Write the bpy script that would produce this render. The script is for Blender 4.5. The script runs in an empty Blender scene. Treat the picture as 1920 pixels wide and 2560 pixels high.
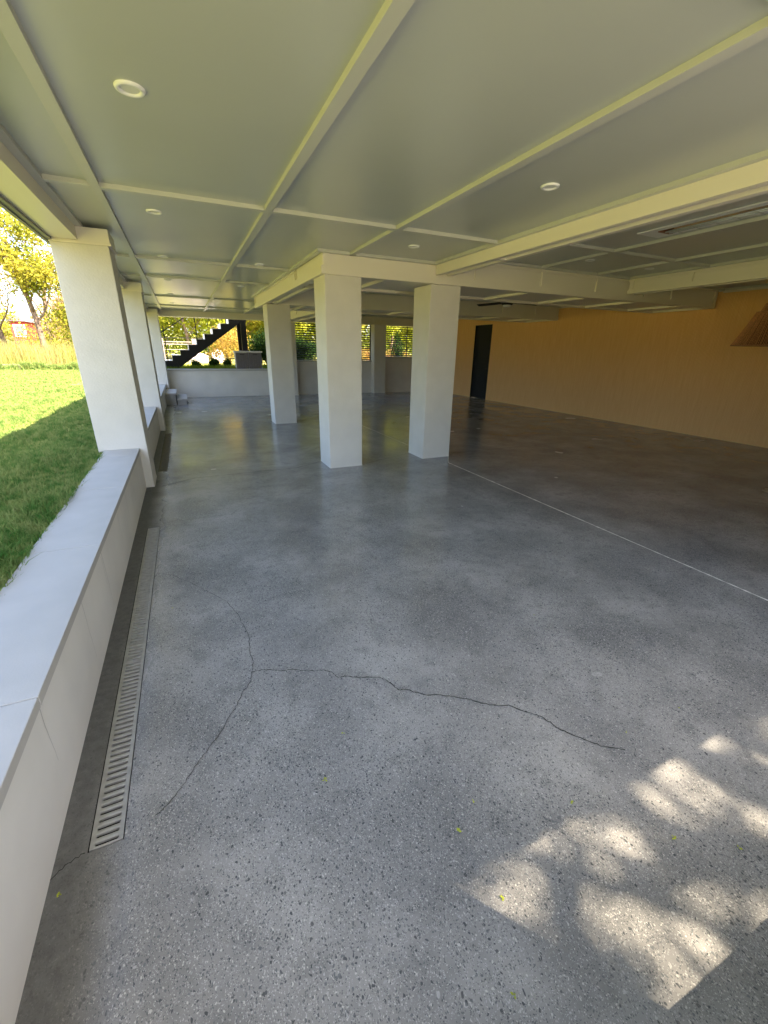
import bpy, math, random
import numpy as np
from mathutils import Vector, Matrix

# ---------------------------------------------------------------- camera, light, exposure
SC = bpy.context.scene
COL = SC.collection
SC.render.engine = 'CYCLES'
SC.cycles.use_denoising = True
SC.cycles.denoising_prefilter = 'ACCURATE'
SC.cycles.max_bounces = 12
SC.cycles.diffuse_bounces = 7
SC.cycles.glossy_bounces = 4
SC.cycles.transmission_bounces = 4
SC.cycles.sample_clamp_indirect = 8
SC.cycles.caustics_reflective = False
SC.cycles.caustics_refractive = False

F_PX, W_PX = 1043.07, 1920.0
YAW, PITCH, ROLL, EYE = .430976564, -.368955671, .0163306597, 1.55
fw = Vector((math.sin(YAW)*math.cos(PITCH), math.cos(YAW)*math.cos(PITCH), math.sin(PITCH)))
rt = Vector((math.cos(YAW), -math.sin(YAW), 0))
up = rt.cross(fw)
r2 = rt*math.cos(ROLL) + up*math.sin(ROLL)
u2 = -rt*math.sin(ROLL) + up*math.cos(ROLL)
cd = bpy.data.cameras.new('camera')
cam = bpy.data.objects.new('camera', cd); COL.objects.link(cam)
m3 = Matrix((r2, u2, -fw)).transposed()
cam.matrix_world = Matrix.Translation((0, 0, EYE)) @ m3.to_4x4()
cd.sensor_fit = 'HORIZONTAL'; cd.sensor_width = 36.0
cd.lens = 36.0*F_PX/W_PX
cd.clip_start = .02; cd.clip_end = 2000
SC.camera = cam

SUN = Vector((.453, -.57, 1)).normalized()
EL = math.asin(SUN.z); AZ = math.atan2(SUN.x, SUN.y)
w = bpy.data.worlds.new('World'); SC.world = w; w.use_nodes = True
nt = w.node_tree; nt.nodes.clear()
sky = nt.nodes.new('ShaderNodeTexSky'); sky.sky_type = 'NISHITA'; sky.sun_disc = False
sky.sun_elevation = EL; sky.sun_rotation = AZ; sky.air_density = 1.0; sky.dust_density = 3.0
bg = nt.nodes.new('ShaderNodeBackground'); bg.inputs[1].default_value = .12
wo = nt.nodes.new('ShaderNodeOutputWorld')
nt.links.new(sky.outputs[0], bg.inputs[0]); nt.links.new(bg.outputs[0], wo.inputs[0])
sl = bpy.data.lights.new('sun', 'SUN'); sl.energy = 5.0; sl.angle = math.radians(.53); sl.color = (1, .83, .61)
so = bpy.data.objects.new('sun', sl); COL.objects.link(so)
so.rotation_euler = SUN.to_track_quat('Z', 'Y').to_euler()
SC.view_settings.view_transform = 'Standard'; SC.view_settings.look = 'None'
SC.view_settings.exposure = 3.0; SC.view_settings.gamma = 1

# ---------------------------------------------------------------- helpers
R = random.Random(7)
class MB:
    def __init__(s): s.v = []; s.f = []
    def box(s, x0, x1, y0, y1, z0, z1):
        n = len(s.v)
        s.v += [(x0,y0,z0),(x1,y0,z0),(x1,y1,z0),(x0,y1,z0),(x0,y0,z1),(x1,y0,z1),(x1,y1,z1),(x0,y1,z1)]
        s.f += [tuple(n+i for i in q) for q in ((0,3,2,1),(4,5,6,7),(0,1,5,4),(1,2,6,5),(2,3,7,6),(3,0,4,7))]
        return s
    def prism(s, poly, axis, a, b):
        n = len(s.v); k = len(poly)
        for t in (a, b):
            for (p, q) in poly:
                s.v.append({'x': (t,p,q), 'y': (p,t,q), 'z': (p,q,t)}[axis])
        s.f.append(tuple(range(n, n+k))[::-1]); s.f.append(tuple(range(n+k, n+2*k)))
        for i in range(k):
            j = (i+1) % k
            s.f.append((n+i, n+j, n+k+j, n+k+i))
        return s
    def tube(s, pts, rad, n=6):
        pts = [Vector(p) for p in pts]; base = len(s.v)
        for i, p in enumerate(pts):
            d = (pts[min(i+1, len(pts)-1)] - pts[max(i-1, 0)]).normalized()
            a = d.orthogonal().normalized() if i == 0 else (prev - d*prev.dot(d)).normalized()
            prev = a; b = d.cross(a); r = rad[i] if hasattr(rad, '__len__') else rad
            for k in range(n):
                t = 2*math.pi*k/n
                s.v.append(tuple(p + (a*math.cos(t) + b*math.sin(t))*r))
        for i in range(len(pts)-1):
            for k in range(n):
                k2 = (k+1) % n
                s.f.append((base+i*n+k, base+i*n+k2, base+(i+1)*n+k2, base+(i+1)*n+k))
        s.f.append(tuple(base+k for k in range(n))[::-1]); s.f.append(tuple(base+(len(pts)-1)*n+k for k in range(n)))
        return s
    def lathe(s, prof, c, n=32):
        b = len(s.v); m = len(prof)
        for k in range(n):
            t = 2*math.pi*k/n
            for (r, z) in prof: s.v.append((c[0]+r*math.cos(t), c[1]+r*math.sin(t), c[2]+z))
        for k in range(n):
            k2 = (k+1) % n
            for i in range(m-1):
                s.f.append((b+k*m+i, b+k2*m+i, b+k2*m+i+1, b+k*m+i+1))
        return s
    def build(s, name, mat, parent=None, bevel=0, smooth=False, loc=None):
        me = bpy.data.meshes.new(name); me.from_pydata([tuple(v) for v in s.v], [], s.f)
        if mat: me.materials.append(mat)
        if smooth:
            me.polygons.foreach_set('use_smooth', [True]*len(me.polygons))
        me.update()
        o = bpy.data.objects.new(name, me); COL.objects.link(o)
        if parent: o.parent = parent
        if loc: o.location = loc
        if bevel:
            bv = o.modifiers.new('bevel', 'BEVEL'); bv.width = bevel; bv.segments = 2; bv.limit_method = 'ANGLE'
        return o
def tag(o, label=None, cat=None, group=None, kind=None):
    if label: o['label'] = label
    if cat: o['category'] = cat
    if group: o['group'] = group
    if kind: o['kind'] = kind
    return o
def empty(name, loc, label=None, cat=None, group=None, kind=None):
    o = bpy.data.objects.new(name, None); COL.objects.link(o); o.location = loc
    o.empty_display_size = .1
    return tag(o, label, cat, group, kind)
def bx(*a): return MB().box(*a)

def mat(name, col, rough=.6, spec=.5, bump=0, bscale=60, var=0, vscale=3, metal=0, bdist=.002, vcol=None, detail=4, coat=0):
    m = bpy.data.materials.new(name); m.use_nodes = True; t = m.node_tree; p = t.nodes['Principled BSDF']
    p.inputs['Roughness'].default_value = rough; p.inputs['Metallic'].default_value = metal
    p.inputs['Specular IOR Level'].default_value = spec
    p.inputs['Base Color'].default_value = (*col, 1)
    p.inputs['Coat Weight'].default_value = coat
    tc = t.nodes.new('ShaderNodeTexCoord')
    geo = t.nodes.new('ShaderNodeNewGeometry')
    pos = geo.outputs['Position']
    if var:
        n = t.nodes.new('ShaderNodeTexNoise'); n.inputs['Scale'].default_value = vscale; n.inputs['Detail'].default_value = detail
        t.links.new(pos, n.inputs['Vector'])
        mp = t.nodes.new('ShaderNodeMapRange'); mp.inputs[1].default_value = .3; mp.inputs[2].default_value = .7
        t.links.new(n.outputs[0], mp.inputs[0])
        mx = t.nodes.new('ShaderNodeMix'); mx.data_type = 'RGBA'
        mx.inputs[6].default_value = (*[c*(1-var) for c in (vcol or col)], 1); mx.inputs[7].default_value = (*[min(1, c*(1+var)) for c in col], 1)
        t.links.new(mp.outputs[0], mx.inputs[0]); t.links.new(mx.outputs[2], p.inputs['Base Color'])
    if bump:
        n = t.nodes.new('ShaderNodeTexNoise'); n.inputs['Scale'].default_value = bscale; n.inputs['Detail'].default_value = 5
        t.links.new(pos, n.inputs['Vector'])
        b = t.nodes.new('ShaderNodeBump'); b.inputs['Strength'].default_value = bump; b.inputs['Distance'].default_value = bdist
        t.links.new(n.outputs[0], b.inputs['Height']); t.links.new(b.outputs[0], p.inputs['Normal'])
    return m

PAINT = mat('ceiling_paint', (.42, .44, .40), .28, .5, bump=.12, bscale=9, bdist=.004, var=.03, vscale=1.2)
TRIM = mat('trim_paint_lit', (.67, .625, .53), .4, .5, bump=.1, bscale=30)  # same paint as the ceiling, lawn light put into its paler, warmer tone
STUCCO = mat('white_plaster', (.60, .57, .515), .85, .3, bump=.6, bscale=55, bdist=.004, var=.035, vscale=5)
WALLP = mat('wall_plaster', (.66, .63, .58), .9, .2, bump=.3, bscale=70, bdist=.002, var=.06, vscale=2.5)
STONE = mat('bluestone_coping', (.43, .41, .38), .7, .35, bump=.3, bscale=140, var=.05, vscale=5, bdist=.0015)
BATTEN = mat('batten_paint_lit', (.47, .475, .425), .36, .5, bump=.1, bscale=30)  # ceiling paint again, a little paler for the light on batten sides
BLACK = mat('black_steel', (.010, .010, .010), .6, .25)
DARK = mat('channel_shade', (.01, .01, .01), .9, .1)
WHITE = mat('white_plastic', (.72, .72, .70), .35, .5)
LED = mat('frosted_diffuser', (.62, .62, .58), .5, .4)
GALV = mat('galvanised_metal', (.36, .36, .345), .42, .5, metal=.35, bump=.3, bscale=200, var=.14, vscale=30, bdist=.0008)
CHROME = mat('polished_reflector', (.75, .76, .8), .14, .5, metal=1, bump=.4, bscale=6, bdist=.01)
GLASSY = mat('quartz_tube', (.55, .57, .6), .1, .8)
COPPER = mat('copper_end', (.22, .08, .04), .4, .5, metal=.4)
RATTAN = mat('rattan', (.46, .21, .08), .7, .3, var=.4, vscale=60)
RATTAN2 = mat('rattan_rim', (.34, .16, .075), .7, .3, var=.3, vscale=60)
GREYWOOD = mat('grey_resin', (.13, .115, .12), .6, .4, var=.12, vscale=18)
PALEWOOD = mat('painted_rail', (.20, .165, .16), .7, .3)
PALETREAD = mat('pale_tread', (.72, .70, .66), .7, .3)
LOUVRE = mat('louvre_slat', (.045, .045, .042), .5, .4)
BARK = mat('bark', (.14, .10, .075), .9, .2, bump=.8, bscale=20, bdist=.02, var=.4, vscale=8)
CRACK = mat('crack_dark', (.035, .04, .035), .9, .1)  # flat near-black tone of the cracks and joints
PALEJOINT = mat('joint_filler', (.62, .61, .57), .8, .2, var=.4, vscale=25)
REDPAINT = mat('red_siding', (.42, .05, .045), .7, .3, var=.1, vscale=3)
ROOFM = mat('roof_shingle', (.12, .12, .14), .8, .3, var=.2, vscale=3)
GLASSW = mat('window_glass', (.10, .13, .16), .1, .7)

def leafmat(name, c1, c2, vscale=.9, trans=.45):
    m = bpy.data.materials.new(name); m.use_nodes = True; t = m.node_tree; t.nodes.clear()
    out = t.nodes.new('ShaderNodeOutputMaterial'); d = t.nodes.new('ShaderNodeBsdfDiffuse'); tr = t.nodes.new('ShaderNodeBsdfTranslucent')
    mixs = t.nodes.new('ShaderNodeMixShader'); mixs.inputs[0].default_value = trans
    geo = t.nodes.new('ShaderNodeNewGeometry')
    n = t.nodes.new('ShaderNodeTexNoise'); n.inputs['Scale'].default_value = vscale; n.inputs['Detail'].default_value = 6
    t.links.new(geo.outputs['Position'], n.inputs['Vector'])
    mp = t.nodes.new('ShaderNodeMapRange'); mp.inputs[1].default_value = .35; mp.inputs[2].default_value = .65
    t.links.new(n.outputs[0], mp.inputs[0])
    mx = t.nodes.new('ShaderNodeMix'); mx.data_type = 'RGBA'
    mx.inputs[6].default_value = (*c1, 1); mx.inputs[7].default_value = (*c2, 1)
    t.links.new(mp.outputs[0], mx.inputs[0])
    t.links.new(mx.outputs[2], d.inputs[0]); t.links.new(mx.outputs[2], tr.inputs[0])
    t.links.new(d.outputs[0], mixs.inputs[1]); t.links.new(tr.outputs[0], mixs.inputs[2]); t.links.new(mixs.outputs[0], out.inputs[0])
    return m
LEAF_Y = leafmat('leaf_spring_yellow', (.17, .20, .025), (.34, .30, .045))
LEAF_O = leafmat('leaf_orange_gold', (.36, .20, .05), (.34, .28, .06))
LEAF_G = leafmat('leaf_fresh_green', (.11, .17, .02), (.26, .30, .04))
LEAF_D = leafmat('leaf_dark_green', (.012, .03, .01), (.035, .07, .015), trans=.25)
LEAF_R = leafmat('leaf_red', (.24, .10, .04), (.36, .32, .08))
LEAF_B = leafmat('leaf_bright_green', (.24, .30, .03), (.42, .42, .06))
LEAF_P = leafmat('twig_pinkish', (.30, .20, .11), (.34, .26, .12))
LEAF_BIT = mat('fallen_blossom', (.32, .36, .03), .7, .3, var=.3, vscale=90)
GRASSM = leafmat('grass_blades', (.06, .16, .03), (.29, .32, .11), vscale=11, trans=.4)

# lawn soil material
def groundmat():
    m = bpy.data.materials.new('lawn_ground'); m.use_nodes = True; t = m.node_tree; p = t.nodes['Principled BSDF']
    p.inputs['Roughness'].default_value = .95; p.inputs['Specular IOR Level'].default_value = .1
    geo = t.nodes.new('ShaderNodeNewGeometry')
    n = t.nodes.new('ShaderNodeTexNoise'); n.inputs['Scale'].default_value = .8; n.inputs['Detail'].default_value = 8
    n2 = t.nodes.new('ShaderNodeTexNoise'); n2.inputs['Scale'].default_value = 25; n2.inputs['Detail'].default_value = 6
    for q in (n, n2): t.links.new(geo.outputs['Position'], q.inputs['Vector'])
    ad = t.nodes.new('ShaderNodeMath'); ad.operation = 'ADD'; t.links.new(n.outputs[0], ad.inputs[0]); t.links.new(n2.outputs[0], ad.inputs[1])
    mp = t.nodes.new('ShaderNodeMapRange'); mp.inputs[1].default_value = .75; mp.inputs[2].default_value = 1.25; t.links.new(ad.outputs[0], mp.inputs[0])
    mx = t.nodes.new('ShaderNodeMix'); mx.data_type = 'RGBA'
    mx.inputs[6].default_value = (.20, .20, .06, 1); mx.inputs[7].default_value = (.30, .285, .09, 1)
    t.links.new(mp.outputs[0], mx.inputs[0])
    # thatch and soil under the mown grass is darker than the rough ground farther out
    sx = t.nodes.new('ShaderNodeSeparateXYZ'); t.links.new(geo.outputs['Position'], sx.inputs[0])
    def rg(x, a, b):
        q = t.nodes.new('ShaderNodeMapRange'); t.links.new(x, q.inputs[0]); q.inputs[1].default_value = a; q.inputs[2].default_value = b; return q.outputs[0]
    mu = t.nodes.new('ShaderNodeMath'); mu.operation = 'MULTIPLY'; t.links.new(rg(sx.outputs[0], -9, -7), mu.inputs[0]); t.links.new(rg(sx.outputs[1], 20, 12), mu.inputs[1])
    m2 = t.nodes.new('ShaderNodeMix'); m2.data_type = 'RGBA'; m2.inputs[7].default_value = (.20, .21, .06, 1)
    t.links.new(mu.outputs[0], m2.inputs[0]); t.links.new(mx.outputs[2], m2.inputs[6]); t.links.new(m2.outputs[2], p.inputs['Base Color'])
    return m

# polished aggregate concrete
def floormat():
    m = bpy.data.materials.new('polished_concrete'); m.use_nodes = True; t = m.node_tree; p = t.nodes['Principled BSDF']
    L = t.links.new; N = t.nodes.new
    geo = N('ShaderNodeNewGeometry'); pos = geo.outputs['Position']
    def noise(s, d=4, vec=pos, rough=.5):
        n = N('ShaderNodeTexNoise'); n.inputs['Scale'].default_value = s; n.inputs['Detail'].default_value = d; n.inputs['Roughness'].default_value = rough
        L(vec, n.inputs['Vector']); return n.outputs
    def rng(x, a, b, c=0, d=1):
        q = N('ShaderNodeMapRange'); L(x, q.inputs[0])
        for i, v in enumerate((a, b, c, d)): q.inputs[1+i].default_value = v
        return q.outputs[0]
    def mth(op, a, b=None):
        q = N('ShaderNodeMath'); q.operation = op
        for i, v in enumerate((a, b)):
            if v is None: continue
            if isinstance(v, (int, float)): q.inputs[i].default_value = v
            else: L(v, q.inputs[i])
        return q.outputs[0]
    def mix(f, a, b):
        q = N('ShaderNodeMix'); q.data_type = 'RGBA'
        L(f, q.inputs[0])
        for i, v in ((6, a), (7, b)):
            if isinstance(v, tuple): q.inputs[i].default_value = (*v, 1)
            else: L(v, q.inputs[i])
        return q.outputs[2]
    # warped coordinates make the chips angular and uneven
    wn = noise(45, 2); sub = N('ShaderNodeVectorMath'); sub.operation = 'MULTIPLY_ADD'
    L(wn[1], sub.inputs[0]); sub.inputs[1].default_value = (.016, .016, .0); L(pos, sub.inputs[2]); wp = sub.outputs[0]
    flat = N('ShaderNodeVectorMath'); flat.operation = 'MULTIPLY'; L(wp, flat.inputs[0]); flat.inputs[1].default_value = (1, .8, 0); wp = flat.outputs[0]
    expose = rng(noise(1.1, 3)[0], .38, .62)         # how far the slab was ground open
    big = noise(.7, 3, rough=.5)[0]; med = noise(1.9, 5, rough=.5)[0]
    base = mix(rng(big, .3, .7), (.13, .130, .128), (.235, .233, .228))
    base = mix(mth('MULTIPLY', rng(med, .38, .75), .75), base, (.44, .43, .41))
    grain = noise(420, 2)[0]
    base = mix(rng(grain, .35, .7, 0, .45), base, (.28, .285, .29))
    blot = noise(9, 4, rough=.6)[0]
    base = mix(rng(blot, .5, .75, 0, .5), base, (.10, .103, .106))
    def chips(scale, size, thr, seed_off):
        v = N('ShaderNodeTexVoronoi'); v.inputs['Scale'].default_value = scale; v.inputs['Randomness'].default_value = 1
        o = N('ShaderNodeVectorMath'); o.operation = 'ADD'; L(wp, o.inputs[0]); o.inputs[1].default_value = (seed_off, seed_off*.7, 0)
        L(o.outputs[0], v.inputs['Vector'])
        sp = N('ShaderNodeSeparateColor'); L(v.outputs['Color'], sp.inputs[0])
        rad = mth('MULTIPLY', sp.outputs[1], size)
        inside = rng(mth('SUBTRACT', rad, v.outputs['Distance']), 0, .06)
        sel = mth('LESS_THAN', sp.outputs[0], thr) if isinstance(thr, float) else mth('LESS_THAN', sp.outputs[0], thr)
        return mth('MULTIPLY', inside, sel), sp.outputs[2]
    d1, t1 = chips(160, .64, rng(expose, 0, 1, .12, .44), 0)
    d2, t2 = chips(310, .66, rng(expose, 0, 1, .34, .55), 3.3)
    l1, t3 = chips(225, .62, rng(expose, 0, 1, .22, .46), 7.1)
    l2, t4 = chips(380, .6, .42, 9.2)
    d3, t5 = chips(92, .46, .07, 5.7)
    col = mix(mth('MULTIPLY', l2, .7), base, (.46, .46, .455))
    col = mix(mth('MULTIPLY', d2, .72), col, (.06, .068, .075))
    col = mix(mth('MULTIPLY', l1, .7), col, mix(t3, (.30, .31, .31), (.55, .54, .50)))
    col = mix(mth('MULTIPLY', d1, .85), col, mix(t1, (.035, .042, .05), (.12, .13, .14)))
    col = mix(mth('MULTIPLY', d3, .8), col, mix(t5, (.03, .035, .04), (.40, .40, .39)))
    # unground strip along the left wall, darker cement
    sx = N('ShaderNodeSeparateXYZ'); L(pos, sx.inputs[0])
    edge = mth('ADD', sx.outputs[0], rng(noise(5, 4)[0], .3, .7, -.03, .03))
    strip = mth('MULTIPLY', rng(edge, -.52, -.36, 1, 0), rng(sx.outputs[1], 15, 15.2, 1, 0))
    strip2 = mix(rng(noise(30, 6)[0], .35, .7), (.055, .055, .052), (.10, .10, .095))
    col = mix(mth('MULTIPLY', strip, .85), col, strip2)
    L(col, p.inputs['Base Color'])
    r = rng(noise(1.3, 3, rough=.5)[0], .2, .8, .13, .30)
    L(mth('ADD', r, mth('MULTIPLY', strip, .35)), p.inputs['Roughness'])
    p.inputs['Specular IOR Level'].default_value = .7
    b = N('ShaderNodeBump'); b.inputs['Strength'].default_value = .15; b.inputs['Distance'].default_value = .002
    L(noise(28, 5)[0], b.inputs['Height']); L(b.outputs[0], p.inputs['Normal'])
    return m
FLOORM = floormat()

# slatted timber wall finish
def timbermat():
    m = bpy.data.materials.new('timber_tambour'); m.use_nodes = True; t = m.node_tree; p = t.nodes['Principled BSDF']; L = t.links.new
    geo = t.nodes.new('ShaderNodeNewGeometry')
    mp = t.nodes.new('ShaderNodeMapping'); mp.inputs['Scale'].default_value = (1, 42, 1.5); L(geo.outputs['Position'], mp.inputs['Vector'])
    n = t.nodes.new('ShaderNodeTexNoise'); n.inputs['Scale'].default_value = 1.6; n.inputs['Detail'].default_value = 7; L(mp.outputs[0], n.inputs['Vector'])
    mx = t.nodes.new('ShaderNodeMix'); mx.data_type = 'RGBA'; mx.inputs[6].default_value = (.73, .45, .185, 1); mx.inputs[7].default_value = (.80, .53, .235, 1)
    r = t.nodes.new('ShaderNodeMapRange'); r.inputs[1].default_value = .3; r.inputs[2].default_value = .7
    L(n.outputs[0], r.inputs[0]); L(r.outputs[0], mx.inputs[0]); L(mx.outputs[2], p.inputs['Base Color'])
    p.inputs['Roughness'].default_value = .55; p.inputs['Specular IOR Level'].default_value = .3
    return m
TIMBER = timbermat()

# ---------------------------------------------------------------- the setting: ground, floor
def ground():
    xs = [-500, -200, -100, -60, -40, -30, -24, -20, -16, -13, -10, -8, -7, -6, -5, -4.2, -3.5, -2.8, -2.2, -1.6, -1.2, -.94, -.93, 9.8, 9.9, 12, 16, 22, 30, 45, 70, 120, 250, 500]
    ys = [-500, -200, -80, -40, -20, -10, -5, -1.2, -1.0, 3, 6, 9, 12, 13.5, 14.5, 15.2, 15.9, 15.92, 16.6, 17.5, 19, 21, 24, 27, 30, 35, 42, 50, 60, 80, 120, 200, 500]
    def ss(t): t = max(0, min(1, t)); return t*t*(3-2*t)
    def hz(x, y):
        if -.935 <= x <= 9.85 and y < 15.91: return -.2 if y > -1.1 else -.02
        if x > 9.85 and y < 15.91: return .2
        back = ss((y-15)/1.5)*ss((x+3.2)/2.2)
        z = .44 + .41*back
        if y < -.9: z = .44*ss((-x-1)/4)
        if y > 60: z += (y-60)*.03
        return z
    v = [(x, y, hz(x, y)) for y in ys for x in xs]; n = len(xs)
    f = [(j*n+i, j*n+i+1, (j+1)*n+i+1, (j+1)*n+i) for j in range(len(ys)-1) for i in range(n-1)]
    mb = MB(); mb.v = v; mb.f = f
    tag(mb.build('ground', groundmat(), smooth=False), kind='structure')
ground()
drv = bx(-1.0, 16, -30, -.45, -.1, -.015).build('driveway', mat('driveway_paving', (.46, .44, .40), .85, .2, var=.15, vscale=5))
tag(drv, kind='structure')

DR = [(-.505, -.400, 1.185, 4.08), (-.50, -.388, 6.125, 9.015)]
def floor():
    xs = [-.62, -.505, -.50, -.400, -.388, 9.6]; ys = [-1.0, 1.185, 4.08, 6.125, 9.015, 15.72]
    def hole(cx, cy): return any(a < cx < b and c < cy < d for a, b, c, d in DR)
    mb = MB()
    for j in range(len(ys)-1):
        for i in range(len(xs)-1):
            if hole((xs[i]+xs[i+1])/2, (ys[j]+ys[j+1])/2): continue
            n = len(mb.v); mb.v += [(xs[i], ys[j], 0), (xs[i+1], ys[j], 0), (xs[i+1], ys[j+1], 0), (xs[i], ys[j+1], 0)]; mb.f.append((n, n+1, n+2, n+3))
    for a, b, c, d in DR:     # the channel under each grate
        n = len(mb.v)
        mb.v += [(a,c,0),(b,c,0),(b,d,0),(a,d,0),(a,c,-.09),(b,c,-.09),(b,d,-.09),(a,d,-.09)]
        mb.f += [(n, n+4, n+5, n+1), (n+1, n+5, n+6, n+2), (n+2, n+6, n+7, n+3), (n+3, n+7, n+4, n), (n+4, n+7, n+6, n+5)]
    o = mb.build('floor', FLOORM); return tag(o, kind='structure')
FL = floor()

def ribbon(pts, wid, z=.0015, jit=.35, sub=6, wob=.004):
    r = random.Random(len(pts)*31+int(wid*1e5)); P = []
    for i in range(len(pts)-1):
        for k in range(sub):
            t = k/sub; P.append((pts[i][0]*(1-t)+pts[i+1][0]*t + r.uniform(-wob, wob), pts[i][1]*(1-t)+pts[i+1][1]*t + r.uniform(-wob, wob)))
    P.append(pts[-1]); mb = MB(); n = len(P)
    for i, p in enumerate(P):
        a, b = P[max(0, i-1)], P[min(n-1, i+1)]; dx, dy = b[0]-a[0], b[1]-a[1]; l = math.hypot(dx, dy) or 1
        ww = wid*(1 + r.uniform(-jit, jit)); mb.v += [(p[0]-dy/l*ww/2, p[1]+dx/l*ww/2, z), (p[0]+dy/l*ww/2, p[1]-dx/l*ww/2, z)]
    mb.f = [(2*i, 2*i+1, 2*i+3, 2*i+2) for i in range(n-1)]
    return mb
crk1 = [(-.39, 3.14), (-.284, 3.064), (-.112, 2.811), (-.06, 2.72), (.047, 2.544), (.099, 2.355), (.131, 2.121), (.117, 1.976), (.125, 1.90), (.105, 1.821)]
crk2 = [(.105, 1.821), (.163, 1.815), (.244, 1.771), (.3, 1.756), (.38, 1.709), (.437, 1.693), (.479, 1.655), (.499, 1.61), (.538, 1.6), (.582, 1.57), (.691, 1.527), (.719, 1.48), (.745, 1.411), (.781, 1.396), (.851, 1.326), (.914, 1.303), (1.033, 1.217), (1.109, 1.148), (1.175, 1.116), (1.227, 1.054), (1.274, 1.006), (1.294, .919), (1.352, .839), (1.401, .78), (1.47, .733)]
crk3 = [(.105, 1.821), (.09, 1.753), (.041, 1.692), (.014, 1.627), (-.025, 1.581), (-.065, 1.506), (-.121, 1.438), (-.156, 1.396), (-.211, 1.319), (-.265, 1.257), (-.309, 1.228)]
ribbon(crk1, .0025, jit=.5).build('crack', CRACK, FL)
ribbon(crk2, .0042, z=.0018, jit=.5).build('crack', CRACK, FL)
ribbon(crk3, .0026, z=.0021, jit=.5).build('crack', CRACK, FL)
ribbon([(-.51, 1.19), (-.56, 1.172), (-.60, 1.14)], .003).build('crack', CRACK, FL)
for k, (pts, wd, m_) in enumerate([
    ([(-.43, 5.41), (-.063, 5.637), (.41, 5.648), (1.0, 5.66), (1.24, 5.66), (1.66, 5.888)], .009, CRACK),
    ([(-.445, 5.80), (-.07, 5.64)], .004, CRACK),
    ([(-.4, 4.115), (-.285, 4.185), (-.194, 4.164), (.57, 4.152)], .003, CRACK),
    ([(2.17, 5.50), (2.5, 5.65), (3.15, 5.90)], .006, CRACK),
    ([(-.4, 9.58), (1.30, 9.58), (1.68, 9.47)], .013, CRACK),
    ([(2.14, 9.7), (2.8, 9.75), (3.4, 9.74), (4.2, 9.74), (9.4, 9.74)], .013, CRACK),
    ([(3.64, 5.5), (3.85, 5.66), (9.4, 5.66)], .006, CRACK)]):
    ribbon(pts, wd, z=.0024+k*.0003, wob=.0015).build('joint', m_, FL)
ribbon([(3.41, -.9), (3.41, 5.14)], .013, z=.0026, wob=.0012, sub=160).build('joint', PALEJOINT, FL)
ribbon([(3.41, 5.14), (3.62, 5.48)], .007, z=.0029, wob=.001).build('joint', PALEJOINT, FL)
ribbon([(3.42, 6.1), (3.40, 9.4)], .009, z=.0026, wob=.0012, sub=60).build('joint', PALEJOINT, FL)

# ---------------------------------------------------------------- low walls with copings
def low_wall(name, label, x0, x1, y0, y1, h, cop, axis='y', seams=()):
    root = empty(name, ((x0+x1)/2, (y0+y1)/2, 0), label, 'wall'); L0 = root.location
    off = lambda mb: mb
    w_ = bx(x0, x1, y0, y1, -.1, h); o = w_.build('wall', WALLP); o.parent = root; o.matrix_parent_inverse = Matrix.Translation(-L0)
    mb = MB(); a0, a1, b0, b1, z0, z1 = cop
    cuts = [b0 if axis == 'y' else a0] + list(seams) + [b1 if axis == 'y' else a1]
    for i in range(len(cuts)-1):
        p, q = cuts[i] + (.0025 if i else 0), cuts[i+1] - (.0025 if i < len(cuts)-2 else 0)
        if axis == 'y': mb.box(a0, a1, p, q, z0, z1)
        else: mb.box(p, q, b0, b1, z0, z1)
    c = mb.build('coping', STONE, bevel=.0025); c.parent = root; c.matrix_parent_inverse = Matrix.Translation(-L0)
    return root
LW = 'long low plaster wall with pale stone coping beside the lawn, '
low_wall('low_wall', 'low plaster wall with stone coping beside the lawn, nearest stretch', -.93, -.595, -.1, 5.43, .43, (-.93, -.585, -.1, 5.43, .43, .47), 'y', (1.43, 2.69, 3.89, 5.1))
low_wall('low_wall', 'low plaster wall with stone coping between the first and second lawn side columns', -.93, -.595, 5.905, 9.36, .43, (-.93, -.585, 5.905, 9.36, .43, .47), 'y', (7.1, 8.3))
low_wall('low_wall', 'low plaster wall with stone coping behind the second lawn side column, meeting the two steps', -.93, -.595, 9.84, 15.2, .43, (-.93, -.585, 9.84, 15.2, .43, .47), 'y', (11.1, 12.3, 13.5))
low_wall('back_wall', 'white plaster back wall with grey stone cap under the outdoor staircase', -.51, 3.17, 15.72, 15.95, .83, (-.51, 3.17, 15.69, 15.98, .83, .893), 'x')
low_wall('back_wall', 'grey back wall with thin sill below the slatted opening between the middle columns', 3.645, 6.6, 15.72, 15.95, 1.14, (3.645, 6.6, 15.69, 15.98, 1.14, 1.185), 'x')
low_wall('back_wall', 'taller shaded back wall below the slatted opening near the timber wall', 7.07, 9.5, 15.72, 15.95, 1.28, (7.07, 9.5, 15.69, 15.98, 1.28, 1.345), 'x')
low_wall('front_wall', 'low plaster wall with coping closing the front opening', -.595, 3.6, -.35, -.10, .43, (-.585, 3.6, -.36, -.09, .43, .47), 'x')

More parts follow.
